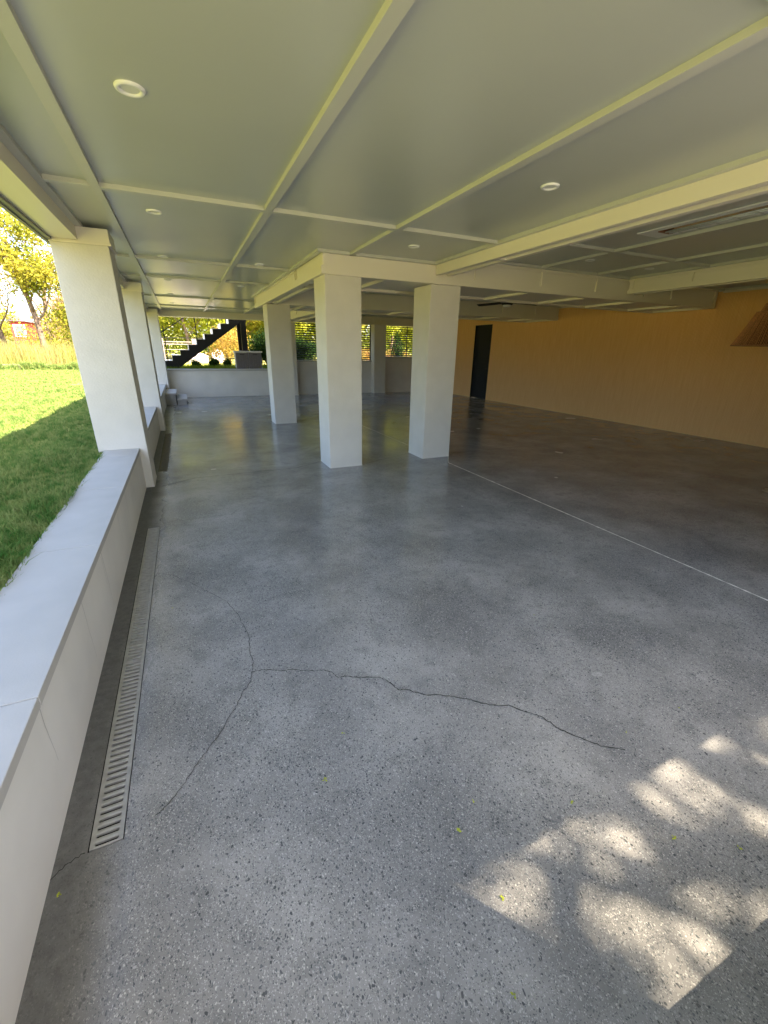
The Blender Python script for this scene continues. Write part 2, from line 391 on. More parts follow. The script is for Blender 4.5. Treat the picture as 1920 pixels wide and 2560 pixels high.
STREAK = mat('damp_streak', (.43, .41, .375), .9, .2)
lw0 = [o for o in COL.objects if o.name == 'low_wall'][0]
for y_, zt_, zb_, w_ in ((2.69, .43, .05, .007), (2.66, .40, .12, .004), (3.89, .43, .10, .006), (2.12, .42, .10, .005), (1.43, .43, .18, .006), (3.4, .40, .2, .004)):
    rr = random.Random(int(y_*100)); mb = MB(); n_ = 12; yy = y_
    for i in range(n_+1):
        z = zt_+(zb_-zt_)*i/n_; yy += rr.uniform(-.003, .003); ww = w_*(1-i/n_*.7)
        mb.v += [(-.5935, yy-ww/2, z), (-.5935, yy+ww/2, z)]
    mb.f = [(2*i, 2*i+1, 2*i+3, 2*i+2) for i in range(n_)]
    o = mb.build('damp_streak', STREAK); o.parent = lw0; o.matrix_parent_inverse = Matrix.Translation(-lw0.location)

# ---------------------------------------------------------------- columns
def column(name, label, x0, x1, y0, y1, top, cap=None, group=None):
    root = empty(name, ((x0+x1)/2, (y0+y1)/2, 0), label, 'column', group); L0 = root.location
    mb = MB(); lv = [-.05, .006, .02, .3, .9, 1.5, 2.1, top]; rr = random.Random(int(x0*977+y0*131))
    for i, z in enumerate(lv):
        g = .004 if i < 2 else 0
        j = [rr.uniform(-.0015, .0015) for _ in range(8)] if 1 < i < len(lv)-1 else [0]*8
        mb.v += [(x0-g+j[0], y0-g+j[1], z), (x1+g+j[2], y0-g+j[3], z), (x1+g+j[4], y1+g+j[5], z), (x0-g+j[6], y1+g+j[7], z)]
    for i in range(len(lv)-1):
        for k in range(4):
            k2 = (k+1) % 4; mb.f.append((i*4+k, i*4+k2, i*4+4+k2, i*4+4+k))
    mb.f.append((0, 3, 2, 1)); n = (len(lv)-1)*4; mb.f.append((n, n+1, n+2, n+3))
    o = mb.build('shaft', STUCCO, bevel=.006); o.parent = root; o.matrix_parent_inverse = Matrix.Translation(-L0)
    if cap:
        c = MB().box(*cap[:4], cap[4], cap[4]+.022)
        c.box(cap[0]+.008, cap[1]-.008, cap[2]+.008, cap[3]-.008, cap[4]+.022, 2.602)
        o = c.build('capital', TRIM, bevel=.002); o.parent = root; o.matrix_parent_inverse = Matrix.Translation(-L0)
    return root
GM = 'square plaster columns in the middle of the floor'; GS = 'plaster columns rising from the low wall beside the lawn'
column('plaster_column', 'white square plaster column under the corner of the dropped beams, widest in view', 1.68, 2.155, 5.47, 5.945, 2.392, group=GM)
column('plaster_column', 'white square plaster column nearest the tan timber wall', 3.17, 3.645, 5.50, 5.975, 2.392, group=GM)
column('plaster_column', 'farther freestanding white plaster column beside the wall mounted deck box', 1.68, 2.15, 9.46, 9.94, 2.392, group=GM)
for k, (y0, lb) in enumerate([(5.43, 'nearest lawn side plaster column, at the end of the long coping'), (9.36, 'second lawn side plaster column, just behind the nearest one'), (15.2, 'farthest lawn side plaster column, next to the two steps')]):
    column('plaster_column', lb, -.985, -.51, y0, y0+.475, 2.46, (-.992, -.487, y0-.007, y0+.482, 2.46), GS)
column('plaster_column', 'plaster column at the front corner of the low wall', -.985, -.51, -.75, -.27, 2.46, (-.992, -.487, -.757, -.262, 2.46), GS)
GB = 'plaster columns along the back wall'
column('plaster_column', 'back plaster column between the white wall and the first slatted opening', 3.17, 3.645, 15.45, 15.93, 2.44, group=GB)
column('plaster_column', 'back plaster column between the two slatted openings', 6.595, 7.07, 15.45, 15.93, 2.44, group=GB)
column('plaster_column', 'plaster column standing in the front opening', .63, 1.115, -.565, -.09, 2.48, group=GB)
column('plaster_column', 'plaster column at the end of the front opening', 3.62, 4.1, -.565, -.09, 2.48, group=GB)

# ---------------------------------------------------------------- ceiling
ZL, ZH = 2.635, 2.73
ceil = empty('ceiling', (0, 0, ZL), 'grey painted coffered ceiling over the whole covered patio', 'ceiling')
def cpart(mb, name, m=PAINT, bevel=0, parent=None):
    o = mb.build(name, m, bevel=bevel); o.parent = parent or ceil; o.matrix_parent_inverse = Matrix.Translation(-ceil.location); return o
low = MB()
low.box(-.757, 3.19, -.70, 5.44, ZL, 2.80)
low.box(-.757, 1.64, 5.44, 10.68, ZL, 2.80)
low.box(-.757, 3.14, 10.68, 15.62, ZL, 2.80)
cpart(low, 'panel')
hi = MB()
hi.box(3.40, 9.6, -.70, 5.44, ZH, 2.80)
hi.box(1.87, 9.6, 6.74, 9.43, ZH, 2.80)
hi.box(3.58, 9.6, 10.67, 15.62, ZH, 2.80)
hi.box(9.40, 9.6, 5.44, 6.74, ZH, 2.80); hi.box(9.44, 9.6, 9.43, 10.67, ZH, 2.80)
cpart(hi, 'panel')
cpart(bx(-1.0, 9.9, -.80, 16.1, 2.802, 3.02), 'roof', mat('roof_deck', (.35, .35, .35), .8))
cpart(MB().box(-1.004, -.965, -.80, 16.1, 2.47, 3.03).box(-1.03, -1.004, -.80, 16.1, 2.46, 2.60), 'fascia', mat('gutter_paint', (.16, .16, .155), .5))
cpart(MB().box(-.965, -.757, -.70, 2.0, 2.490, 2.80).box(-.965, -.757, 2.004, 5.42, 2.490, 2.80).box(-.965, -.757, 5.915, 9.35, 2.49, 2.80).box(-.965, -.757, 9.845, 15.19, 2.49, 2.80), 'soffit_board', TRIM)
cpart(bx(-.965, 9.6, -.80, -.702, 2.49, 2.80), 'header', TRIM)

def battens(xs, ys, x0, x1, y0, y1, zt, zb, ring=(1, 1, 1, 1)):
    """xs, ys: left/near edges of battens 65 mm wide inside the coffer; ring: perimeter strips on x0, x1, y0, y1"""
    zt = zt + .0
    W = .065; rw = .055; xi0, xi1 = x0, x1; yi0, yi1 = y0, y1
    if ring[2]: cpart(bx(x0, x1, y0, y0+rw, zb, zt+.001), 'batten', BATTEN); yi0 = y0+rw
    if ring[3]: cpart(bx(x0, x1, y1-rw, y1, zb, zt+.001), 'batten', BATTEN); yi1 = y1-rw
    if ring[0]: cpart(bx(x0, x0+rw, yi0, yi1, zb, zt+.001), 'batten', BATTEN); xi0 = x0+rw
    if ring[1]: cpart(bx(x1-rw, x1, yi0, yi1, zb, zt+.001), 'batten', BATTEN); xi1 = x1-rw
    for x in xs: cpart(bx(x, x+W, yi0, yi1, zb, zt+.001), 'batten', BATTEN, bevel=.001)
    edges = [xi0] + [e for x in xs for e in (x, x+W)] + [xi1]
    for y in ys:
        for i in range(0, len(edges), 2):
            if edges[i+1]-edges[i] > .02: cpart(bx(edges[i], edges[i+1], y, y+W, zb, zt+.001), 'batten', BATTEN, bevel=.001)
battens([-.435, .775, 1.975], [1.1, 4.12], -.757, 3.20, -.70, 5.43, ZL, 2.604, (1, 1, 1, 0))
cpart(bx(1.58, 3.145, 5.375, 5.43, 2.604, ZL+.001), 'batten', BATTEN)
battens([-.435, .775], [6.87, 8.52], -.757, 1.633, 5.43, 10.68, ZL, 2.604, (1, 1, 0, 0))
battens([-.435, .775, 1.975], [11.55, 14.0], -.757, 3.13, 10.68, 15.6, ZL, 2.604, (1, 1, 0, 1))
battens([4.92, 6.07], [4.17, 1.1], 3.42, 6.87, -.70, 5.43, ZH, 2.70)
battens([8.2], [4.17, 1.1], 7.09, 9.47, -.70, 5.43, ZH, 2.70)
battens([3.75, 4.95, 6.15, 7.35, 8.55], [], 1.885, 9.47, 6.75, 9.42, ZH, 2.70)
battens([4.95, 6.15, 7.35, 8.55], [13.1], 3.6, 9.47, 10.68, 15.6, ZH, 2.70)

def shaker_beam(name, label, x0, x1, y0, y1, z0, z1, stx=(), sty=(), under=(), uaxis='y', faces='xXyY', lip=.065, panel=True, rail=.09):
    """box beam whose faces and underside carry recessed panels framed by flat boards"""
    t = .02; rc = .036
    root = empty(name, ((x0+x1)/2, (y0+y1)/2, z0), label, 'beam', 'dropped ceiling beams'); L0 = root.location.copy()
    def add(mb, n, bev=.0012):
        o = mb.build(n, TRIM, bevel=bev); o.parent = root; o.matrix_parent_inverse = Matrix.Translation(-L0)
    add(bx(x0+t, x1-t, y0+t, y1-t, z0+rc, 2.80), 'core', 0)
    zt = z1-.014 if z1 < 2.65 else z1-.03
    fr = MB(); zr = z0+rail
    if not panel: fr.box(x0, x0+t-.0005, y0, y1, z0+.001, z1); fr.box(x1-t+.0005, x1, y0, y1, z0+.001, z1)
    else:
        for (a, b) in (((x0, x0+t)), ((x1-t, x1))):
            c = ('x' if a == x0 else 'X')
            if c not in faces: continue
            fr.box(a, b, y0, y1, z0+.0005, zr); fr.box(a, b, y0, y1, zt, z1+.001)
            for s in sty: fr.box(a, b, s, s+.065, zr, zt)
        for (a, b) in (((y0, y0+t)), ((y1-t, y1))):
            c = ('y' if a == y0 else 'Y')
            if c not in faces: continue
            fr.box(x0+t, x1-t, a, b, z0+.0005, zr); fr.box(x0+t, x1-t, a, b, zt, z1+.001)
            for s in stx: fr.box(s, s+.065, a, b, zr, zt)
    add(fr, 'face_frame', 0)
    # underside frame
    u = MB(); e = .0012
    if uaxis == 'y':    # beam runs along y
        u.box(x0+t+e, x0+lip, y0+t, y1-t, z0, z0+rc); u.box(x1-lip, x1-t-e, y0+t, y1-t, z0, z0+rc)
        for s in under: u.box(x0+lip, x1-lip, s, s+.065, z0, z0+rc)
    else:
        u.box(x0+t, x1-t, y0+t+e, y0+.12, z0, z0+rc); u.box(x0+t, x1-t, y1-.12, y1-t-e, z0, z0+rc)
        for s in under: u.box(s, s+.065, y0+.12, y1-.12, z0, z0+rc)
    add(u, 'underside_frame', 0)
    return root
shaker_beam('ceiling_beam', 'wide dropped beam crossing over the two nearest middle columns', 1.633, 9.36, 5.43, 6.73, 2.39, 2.604+.096,
            stx=(1.66, 3.82, 5.01, 6.15, 7.3, 8.02, 9.27), under=(1.66, 2.5, 3.68, 4.88, 6.08, 7.27, 8.50, 9.27), uaxis='x', faces='xyY')
shaker_beam('ceiling_beam', 'second wide dropped beam crossing behind the ceiling fan', 1.9, 9.45, 9.42, 10.68, 2.39, 2.70,
            stx=(3.6, 5.4, 6.25, 7.55, 8.62, 9.37), under=(2.5, 3.68, 4.85, 6.1, 7.55, 8.70, 9.37), uaxis='x', faces='Xy')
shaker_beam('ceiling_beam', 'dropped beam running from the corner column to the far freestanding column', 1.633, 1.885, 6.732, 10.68, 2.39, 2.604,
            sty=(6.78, 10.6), under=(6.6, 9.1), uaxis='y', faces='xX')
shaker_beam('ceiling_beam', 'plain yellowish beam running back between the two ceiling levels', 3.195, 3.42, -.70, 5.43, 2.49, 2.605, under=(-.6, 1.4, 4.22), uaxis='y', panel=False)
cpart(bx(3.4, 3.421, -.69, 5.43, 2.605, 2.735), 'panel')
shaker_beam('ceiling_beam', 'panelled beam parallel to the timber wall at the right of the picture', 6.87, 7.09, -.70, 5.43, 2.487, 2.70,
            sty=(-.6, 1.3, 4.4, 5.34), under=(-.6, 1.4, 4.3), uaxis='y', faces='xX', rail=.065)
shaker_beam('ceiling_beam', 'far dropped beam meeting the back wall behind the middle column', 3.13, 3.6, 10.682, 15.6, 2.39, 2.605, sty=(10.75, 13.0, 15.5), under=(10.9, 13.0, 15.4), uaxis='y', faces='x')
cpart(bx(3.58, 3.601, 10.69, 15.6, 2.40, 2.735), 'panel')
shaker_beam('ceiling_beam', 'beam along the top of the back wall over the staircase and slatted openings', -.985, 9.6, 15.6, 16.05, 2.44, 2.70,
            stx=(3.7, 4.9, 6.6, 6.9, 8.1), under=(3.4, 6.8), uaxis='x', faces='y')

# ---------------------------------------------------------------- recessed lights
def downlight(x, y, z, label):
    root = empty('recessed_light', (x, y, z), label, 'ceiling light', 'round recessed ceiling lights')
    MB().lathe([(.040, -.004), (.043, -.009), (.052, -.012), (.060, -.010), (.063, -.004), (.063, .002)], (0, 0, 0), 40).build('trim_ring', WHITE, root, smooth=True)
    MB().lathe([(.0005, -.0035), (.041, -.0035)], (0, 0, 0), 32).build('diffuser', LED, root)
for (x, y, z, lb) in [(-.052, 2.70, ZL, 'round recessed ceiling light nearest the viewer, left bay'),
    (-.052, 4.71, ZL, 'round recessed ceiling light in line with the nearest lawn side column'),
    (-.052, 6.78, ZL, 'third recessed light of the row along the lawn'),
    (-.052, 8.97, ZL, 'fourth recessed light of the row along the lawn'),
    (-.052, 11.2, ZL, 'fifth recessed light of the row along the lawn'),
    (-.052, 13.4, ZL, 'farthest recessed light of the row along the lawn'),
    (1.14, 6.87+.2-.2+.0, ZL-.0, 'recessed light beside the corner of the dropped beams'),
    (1.175, 9.12, ZL, 'recessed light left of the far freestanding column'),
    (2.50, 4.76, ZL, 'recessed light in front of the wide crossing beam'),
    (2.49, 2.74, ZL, 'recessed light in the large middle ceiling panel'),
    (5.18, 4.75, ZH, 'dim recessed light beyond the yellowish beam, left one'),
    (6.40, 4.76, ZH, 'dim recessed light beside the panelled beam')]:
    if abs(x-1.14) < .01: y = 6.74
    downlight(x, y, z, lb)

# ---------------------------------------------------------------- timber wall and door
def timber_wall():
    X = 9.5; root = empty('timber_wall', (X, 7.5, 0), 'tan ribbed timber wall along the right side of the patio', 'wall'); inv = Matrix.Translation((-X, -7.5, 0))
    D0, D1, DH = 12.28, 13.22, 2.42
    def P(mb, n, m, **k):
        o = mb.build(n, m, **k); o.parent = root; o.matrix_parent_inverse = inv; return o
    mb = MB(); p = .024
    def ribs(y0, y1, z0, z1):
        n = int(round((y1-y0)/p)); q = (y1-y0)/n; b = len(mb.v); prof = []
        for i in range(n):
            y = y0+i*q
            prof += [(X, y), (X-.011, y+q*.14), (X-.015, y+q*.42), (X-.011, y+q*.72)]
        prof.append((X, y1))
        for (x, y) in prof: mb.v += [(x, y, z0), (x, y, z1)]
        for i in range(len(prof)-1): mb.f.append((b+2*i, b+2*i+1, b+2*i+3, b+2*i+2))
    ribs(-.7, D0, 0, 2.69); ribs(D1, 15.72, 0, 2.69); ribs(D0, D1, DH, 2.69)
    P(mb, 'ribbed_panel', TIMBER)
    P(MB().box(X+.001, X+.2, -.8, D0-.001, -.05, 2.79).box(X+.001, X+.2, D1+.001, 16.0, -.05, 2.79).box(X+.001, X+.2, D0-.001, D1+.001, DH, 2.79), 'backing', WALLP)
    P(MB().box(X-.03, X+.001, -.7, 5.43, 2.685, 2.735).box(X-.018, X+.001, -.7, 5.43, 2.665, 2.684).box(X-.03, X+.001, 6.74, 9.41, 2.685, 2.735).box(X-.03, X+.001, 10.69, 15.6, 2.685, 2.735), 'crown_moulding', TRIM)
    P(MB().box(X-.004, X+.06, D0-.012, D0, 0, DH+.012).box(X-.004, X+.06, D1, D1+.012, 0, DH+.012).box(X-.004, X+.06, D0, D1, DH, DH+.012), 'door_frame', BLACK)
    d = P(MB().box(X+.05, X+.09, D0, D1, .004, DH), 'door', BLACK)
    mb2 = MB()
    for z0, z1 in ((.25, 1.05), (1.2, 2.25)):
        mb2.box(X+.043, X+.0495, D0+.16, D1-.16, z0, z0+.02).box(X+.043, X+.0495, D0+.16, D1-.16, z1, z1+.02)
        mb2.box(X+.043, X+.0495, D0+.16, D0+.18, z0+.02, z1).box(X+.043, X+.0495, D1-.18, D1-.16, z0+.02, z1)
    o = mb2.build('moulding', BLACK); o.parent = d
    h = MB().tube([(X+.05, D0+.07, 1.02), (X-.005, D0+.07, 1.02), (X-.005, D0+.18, 1.02)], .009, 8).build('handle', mat('brass_dark', (.05, .045, .04), .3, .5, metal=1)); h.parent = d
timber_wall()
# solid front wall of the darker half
fwl = bx(4.1, 9.6, -.5, -.25, -.05, 2.79).build('front_wall', WALLP); tag(fwl, 'plain plaster wall closing the front of the darker half', 'wall')

# ---------------------------------------------------------------- drain grates
GALV2 = mat('dark_galvanised', (.15, .135, .10), .7, .3, bump=.3, bscale=200, var=.2, vscale=20)  # darker brown tone for the second grate
def grate(a, b, c, d, label, gm=GALV):
    root = empty('drain_grate', ((a+b)/2, (c+d)/2, 0), label, 'drain', 'slotted trench drains in the floor'); inv = Matrix.Translation(-root.location)
    pitch = .0272; g = .004; n = 3; seg = (d-c-2*g)/n
    for k in range(n):
        s0 = c+g+k*seg+.0015; s1 = c+g+(k+1)*seg-.0015; mb = MB(); t0, t1 = -.012, -.0005
        xa, xb = a+g, b-g; rl = .0135
        mb.box(xa, xa+rl, s0, s1, t0, t1); mb.box(xb-rl, xb, s0, s1, t0, t1)
        m = int((s1-s0)/pitch); pp = (s1-s0)/m; hw = pp*.29
        for i in range(m+1):
            y = s0+i*pp; y0 = max(s0, y-hw); y1 = min(s1, y+hw)
            # bar with a rounded crown
            poly = [(y0, t0), (y1, t0), (y1, t1-.0015), (y0+(y1-y0)*.72, t1+.0002), (y0+(y1-y0)*.28, t1+.0002), (y0, t1-.0015)]
            mb.prism(poly, 'x', xa+rl, xb-rl)
            if i < m:    # rounded slot ends
                for sx, dr in ((xa+rl, 1), (xb-rl, -1)):
                    yy0, yy1 = y+hw, y+pp-hw; ym = (yy0+yy1)/2; q = (yy1-yy0)/2
                    n0 = len(mb.v); z = t1-.0008
                    mb.v += [(sx, yy0, z), (sx+dr*q*.7, yy0, z), (sx+dr*q*.2, ym-q*.4, z), (sx, ym, z), (sx+dr*q*.2, ym+q*.4, z), (sx+dr*q*.7, yy1, z), (sx, yy1, z)]
                    mb.f += [(n0, n0+1, n0+2, n0+3), (n0+3, n0+4, n0+5, n0+6)]
        o = mb.build('grate_panel', gm); o.parent = root; o.matrix_parent_inverse = inv
    fr = MB().box(a+.0003, a+.003, c, d, -.03, -.001).box(b-.003, b-.0003, c, d, -.03, -.001)
    fr.box(a+.0032, b-.0032, c+.001, d-.001, -.05, -.045)  # near-black sheet under the bars paints in the channel's shade
    o = fr.build('channel_frame_shade', DARK); o.parent = root; o.matrix_parent_inverse = inv
grate(*DR[0], 'long metal slotted floor drain beside the nearest low wall')
grate(*DR[1], 'dull brownish slotted floor drain beyond the nearest lawn side column', GALV2)

# ---------------------------------------------------------------- steps
def steps():
    root = empty('stone_steps', (-.3, 14.2, 0), 'two small stone capped steps in the far left corner', 'steps'); inv = Matrix.Translation(-root.location)
    RM = mat('grey_step_plaster', (.36, .355, .34), .85, .2, var=.08, vscale=6)
    for (x0, x1, h, n) in ((-.588, -.30, .33, 0), (-.298, -.035, .17, 1)):
        o = bx(x0+.004, x1-.03, 13.70, 15.1, 0, h-.045).build('riser', RM); o.parent = root; o.matrix_parent_inverse = inv
        o = bx(x0, x1, 13.66, 15.12, h-.045, h).build('tread', STONE, bevel=.002); o.parent = root; o.matrix_parent_inverse = inv
steps()

# ---------------------------------------------------------------- fan
def fan():
    c = (6.55, 8.05, 2.56); root = empty('ceiling_fan', (c[0], c[1], ZH), 'black three blade ceiling fan between the two wide crossing beams', 'fan'); inv = Matrix.Translation(-root.location)
    def P(mb, n, m, **k):
        o = mb.build(n, m, **k); o.parent = root; o.matrix_parent_inverse = inv; return o
    P(MB().lathe([(.001, .17), (.07, .17), (.07, .13), (.02, .12), (.018, .05), (.10, .045), (.125, .02), (.125, -.03), (.10, -.05), (.001, -.05)], c, 28), 'motor_housing', BLACK, smooth=True)
    P(MB().lathe([(.085, -.0505), (.08, -.075), (.05, -.09), (.001, -.094)], c, 28), 'light_bowl', WHITE, smooth=True)
    for a in (5, 100, 215):
        t = math.radians(a); d = Vector((math.cos(t), math.sin(t), 0)); q = Vector((-d.y, d.x, 0)); mb = MB()
        prof = [(.11, .035), (.2, .055), (.5, .065), (.8, .06), (.86, .04)]
        for r, wd in prof:
            p = Vector(c) + d*r
            for s in (-1, 1):
                for zz in (-.004, .004): mb.v.append(tuple(p + q*wd*s + Vector((0, 0, zz + s*.012))))
        for i in range(len(prof)-1):
            b = i*4
            mb.f += [(b, b+4, b+6, b+2), (b+1, b+3, b+7, b+5), (b, b+1, b+5, b+4), (b+2, b+6, b+7, b+3)]
        mb.f += [(0, 2, 3, 1), (len(mb.v)-4, len(mb.v)-3, len(mb.v)-1, len(mb.v)-2)]
        P(mb, 'blade', BLACK)
fan()

# ---------------------------------------------------------------- heater
def heater():
    x0, x1, y0, y1 = 4.47, 4.80, 1.75, 3.55; zc = ZH
    root = empty('infrared_heater', ((x0+x1)/2, (y0+y1)/2, zc), 'long recessed infrared heater with shiny tubes set in the ceiling', 'heater'); inv = Matrix.Translation(-root.location)
    def P(mb, n, m, **k):
        o = mb.build(n, m, **k); o.parent = root; o.matrix_parent_inverse = inv; return o
    a0, a1, b0, b1 = x0+.085, x1-.065, y0+.12, y1-.16; zt = zc-.014; zf = zc-.002
    P(MB().box(x0, a0, y0, y1, zt, zf).box(a1, x1, y0, y1, zt, zf).box(a0, a1, y0, b0, zt, zf).box(a0, a1, b1, y1, zt, zf), 'flange', WHITE, bevel=.001)
    mb = MB(); N = 10
    for i in range(N):
        t0, t1 = i/N, (i+1)/N
        f = lambda t: (a0+(a1-a0)*t, zc-.012+.0095*math.sin(math.pi*t))
        (xa, za), (xb, zb) = f(t0), f(t1); n = len(mb.v)
        mb.v += [(xa, b0, za), (xb, b0, zb), (xb, b1, zb), (xa, b1, za)]; mb.f.append((n, n+1, n+2, n+3))
    P(mb, 'reflector', CHROME, smooth=True)
    for xx in (a0+.06, a1-.06): P(MB().tube([(xx, b0+.04, zc-.022), (xx, b1-.05, zc-.022)], .009, 10), 'heating_tube', GLASSY, smooth=True)
    for yy in (b1-.05, b0+.02): P(bx(a0+.004, a1-.004, yy, yy+.045, zc-.02, zc-.004), 'end_bracket', COPPER)
    for k in range(8):
        yy = b0+.15+k*(b1-b0-.3)/7; P(MB().tube([(a0, yy, zc-.036), (a1, yy, zc-.036)], .0018, 5), 'guard_wire', GALV)
heater()

# ---------------------------------------------------------------- pendant
def pendant():
    c = Vector((8.06, 3.80, 0)); root = empty('pendant_lamp', (c.x, c.y, 1.70), 'brown rattan tiered pendant lamp shade hanging at the right edge', 'pendant lamp'); inv = Matrix.Translation(-root.location)
    def P(mb, n, m, **k):
        o = mb.build(n, m, **k); o.parent = root; o.matrix_parent_inverse = inv; return o
    def shade(prof, strands, tw):
        mb = MB(); r_ = random.Random(3)
        N = strands
        for k in range(N):
            a = 2*math.pi*k/N + r_.uniform(-.01, .01); pts = []
            for (r, z) in prof: pts.append((c.x+(r+r_.uniform(-.002, .003))*math.cos(a), c.y+(r)*math.sin(a), z))
            mb.tube(pts, tw, 4)
        return mb
    P(shade([(.43, 1.712), (.40, 1.77), (.33, 1.93), (.265, 2.09), (.235, 2.17)], 150, .0042), 'lower_shade', RATTAN)
    P(shade([(.195, 2.172), (.165, 2.25), (.155, 2.285)], 110, .0028), 'upper_shade', RATTAN)
    RL = mat('rattan_gap_shade', (.05, .02, .008), .9, .1)  # near-black backing paints in the shade between the strands
    P(MB().lathe([(r-.007, z) for r, z in [(.43, 1.712), (.40, 1.77), (.33, 1.93), (.265, 2.09), (.235, 2.17)]], (c.x, c.y, 0), 64), 'gap_backing', RL)
    P(MB().lathe([(.188, 2.172), (.158, 2.25), (.148, 2.285)], (c.x, c.y, 0), 64), 'gap_backing', RL)
    P(MB().lathe([(.432, 1.700), (.438, 1.706), (.432, 1.714), (.42, 1.708), (.432, 1.700)], (c.x, c.y, 0), 64), 'rim', RATTAN2, smooth=True)
    P(MB().lathe([(.237, 2.168), (.240, 2.176), (.19, 2.18), (.19, 2.172), (.237, 2.168)], (c.x, c.y, 0), 64), 'rim', RATTAN2, smooth=True)
    P(MB().lathe([(.157, 2.283), (.155, 2.292), (.001, 2.292)], (c.x, c.y, 0), 32), 'cap', RATTAN2)
    P(MB().tube([(c.x, c.y, 2.29), (c.x, c.y, ZH-.02)], .004, 6), 'cord', BLACK)
    P(MB().lathe([(.001, ZH-.03), (.06, ZH-.03), (.065, ZH-.004)], (c.x, c.y, 0), 24), 'canopy', BLACK)
pendant()

# ---------------------------------------------------------------- louvred openings
def louvre(x0, x1, z0, z1, label, mull):
    root = empty('louvre_screen', ((x0+x1)/2, 15.84, z0), label, 'louvre', 'slatted screens in the back wall'); inv = Matrix.Translation(-root.location)
    p = .078; n = int((z1-z0)/p)
    for i in range(n+1):
        z = z0+.02+i*p
        if z+.04 > z1: break
        o = MB().prism([(15.80, z), (15.812, z), (15.838, z+.034), (15.826, z+.034)], 'x', x0+.02, x1-.02).build('slat', LOUVRE); o.parent = root; o.matrix_parent_inverse = inv
    for a in (x0+.001, x1-.02):
        o = bx(a, a+.019, 15.79, 15.87, z0+.001, z1-.001).build('frame', LOUVRE); o.parent = root; o.matrix_parent_inverse = inv
    for m in mull:
        o = bx(m, m+.03, 15.852, 15.88, z0+.001, z1-.001).build('mullion', LOUVRE); o.parent = root; o.matrix_parent_inverse = inv
louvre(3.645, 6.595, 1.185, 2.44, 'dark horizontal slatted screen in the opening beside the far left of the back columns', (5.1,))
louvre(7.07, 9.5, 1.345, 2.44, 'dark horizontal slatted screen in the back opening nearest the timber wall', (8.15,))

# ---------------------------------------------------------------- outdoor staircase
def staircase():
    root = empty('outdoor_staircase', (.6, 16.9, .85), 'black steel staircase with pale treads rising behind the back wall', 'staircase'); inv = Matrix.Translation(-root.location)
    def P(mb, n, m, **k):
        o = mb.build(n, m, **k); o.parent = root; o.matrix_parent_inverse = inv; return o
    X0, Z0, RUN, RISE = -.583, 1.126, .2725, .1705
    NS = 9
    for y in (16.4, 17.45):
        poly = []
        x, z = X0, Z0
        for i in range(NS):
            poly.append((x, z)); poly.append((x+RUN, z)); x += RUN; z += RISE
        poly.append((x, z)); poly.append((x+.3, z)); poly.append((x+.3, z-.28)); 
        poly.append((1.93, 2.34)); poly.append((-.18, .87)); poly.append((-.30, .80)); poly.append((X0, .80))
        P(MB().prism(poly[::-1], 'y', y, y+.012), 'stringer', BLACK)
    x, z = X0, Z0
    for i in range(NS):
        P(bx(x-.02, x+RUN+.004, 16.414, 17.448, z-.004, z+.012), 'tread', PALETREAD)
        P(bx(x+RUN-.008, x+RUN+.002, 16.414, 17.448, z+.0125, z+RISE-.0045), 'riser', PALETREAD)
        x += RUN; z += RISE
    for y in (16.38, 17.45): P(bx(1.97, 2.15, y, y+.15, .80, 2.75), 'post', BLACK)
    P(bx(1.95, 5.2, 16.38, 17.6, 2.56, 2.72), 'landing', BLACK)
    for i, xb in enumerate((-.45, .53, 1.5)):
        zb = Z0 + RISE*math.floor((xb-X0)/RUN)
        P(bx(xb-.016, xb+.016, 16.385, 16.399, zb-.06, zb+1.05), 'baluster', BLACK)
    sl_ = RISE/RUN; P(MB().tube([(-.6, 16.37, 1.945), (2.1, 16.37, 1.945+2.7*sl_)], .014, 8), 'handrail', BLACK)
staircase()

# ---------------------------------------------------------------- deck box
def deckbox():
    x0, x1, y0, y1, z0, z1 = 1.66, 2.53, 16.0, 16.36, .86, 1.415
    root = empty('deck_box', ((x0+x1)/2, (y0+y1)/2, z0), 'dark grey two door storage box with pale lid behind the back wall', 'storage box'); inv = Matrix.Translation(-root.location)
    def P(mb, n, m, **k):
        o = mb.build(n, m, **k); o.parent = root; o.matrix_parent_inverse = inv; return o
    P(bx(x0, x1, y0+.021, y1, z0, z1), 'body', mat('pale_resin', (.42, .40, .40), .6))
    xm = (x0+x1)/2
    for a, b in ((x0+.012, xm-.008), (xm+.008, x1-.012)):
        d = P(bx(a, b, y0, y0+.02, z0+.02, z1-.012), 'door', GREYWOOD, bevel=.003)
        mb = MB()
        mb.box(a+.13, b-.13, y0-.006, y0-.0005, z1-.075, z1-.055)
        o = mb.build('latch', BLACK); o.parent = d
        g = MB()
        for k in range(1, 5): g.box(a+(b-a)*k/5, a+(b-a)*k/5+.003, y0-.001, y0-.0002, z0+.03, z1-.09)
        o = g.build('groove', BLACK); o.parent = d
    P(bx(x0-.03, x1+.03, y0-.03, y1+.02, z1, z1+.05), 'lid', mat('pale_lid', (.62, .60, .58), .5), bevel=.006)
    P(MB().prism([(xm-.09, z1+.035), (xm-.05, z1+.005), (xm+.05, z1+.005), (xm+.09, z1+.035), (xm+.05, z1-.004), (xm-.05, z1-.004)], 'y', y0-.04, y0-.0305), 'lid_handle', BLACK)
deckbox()

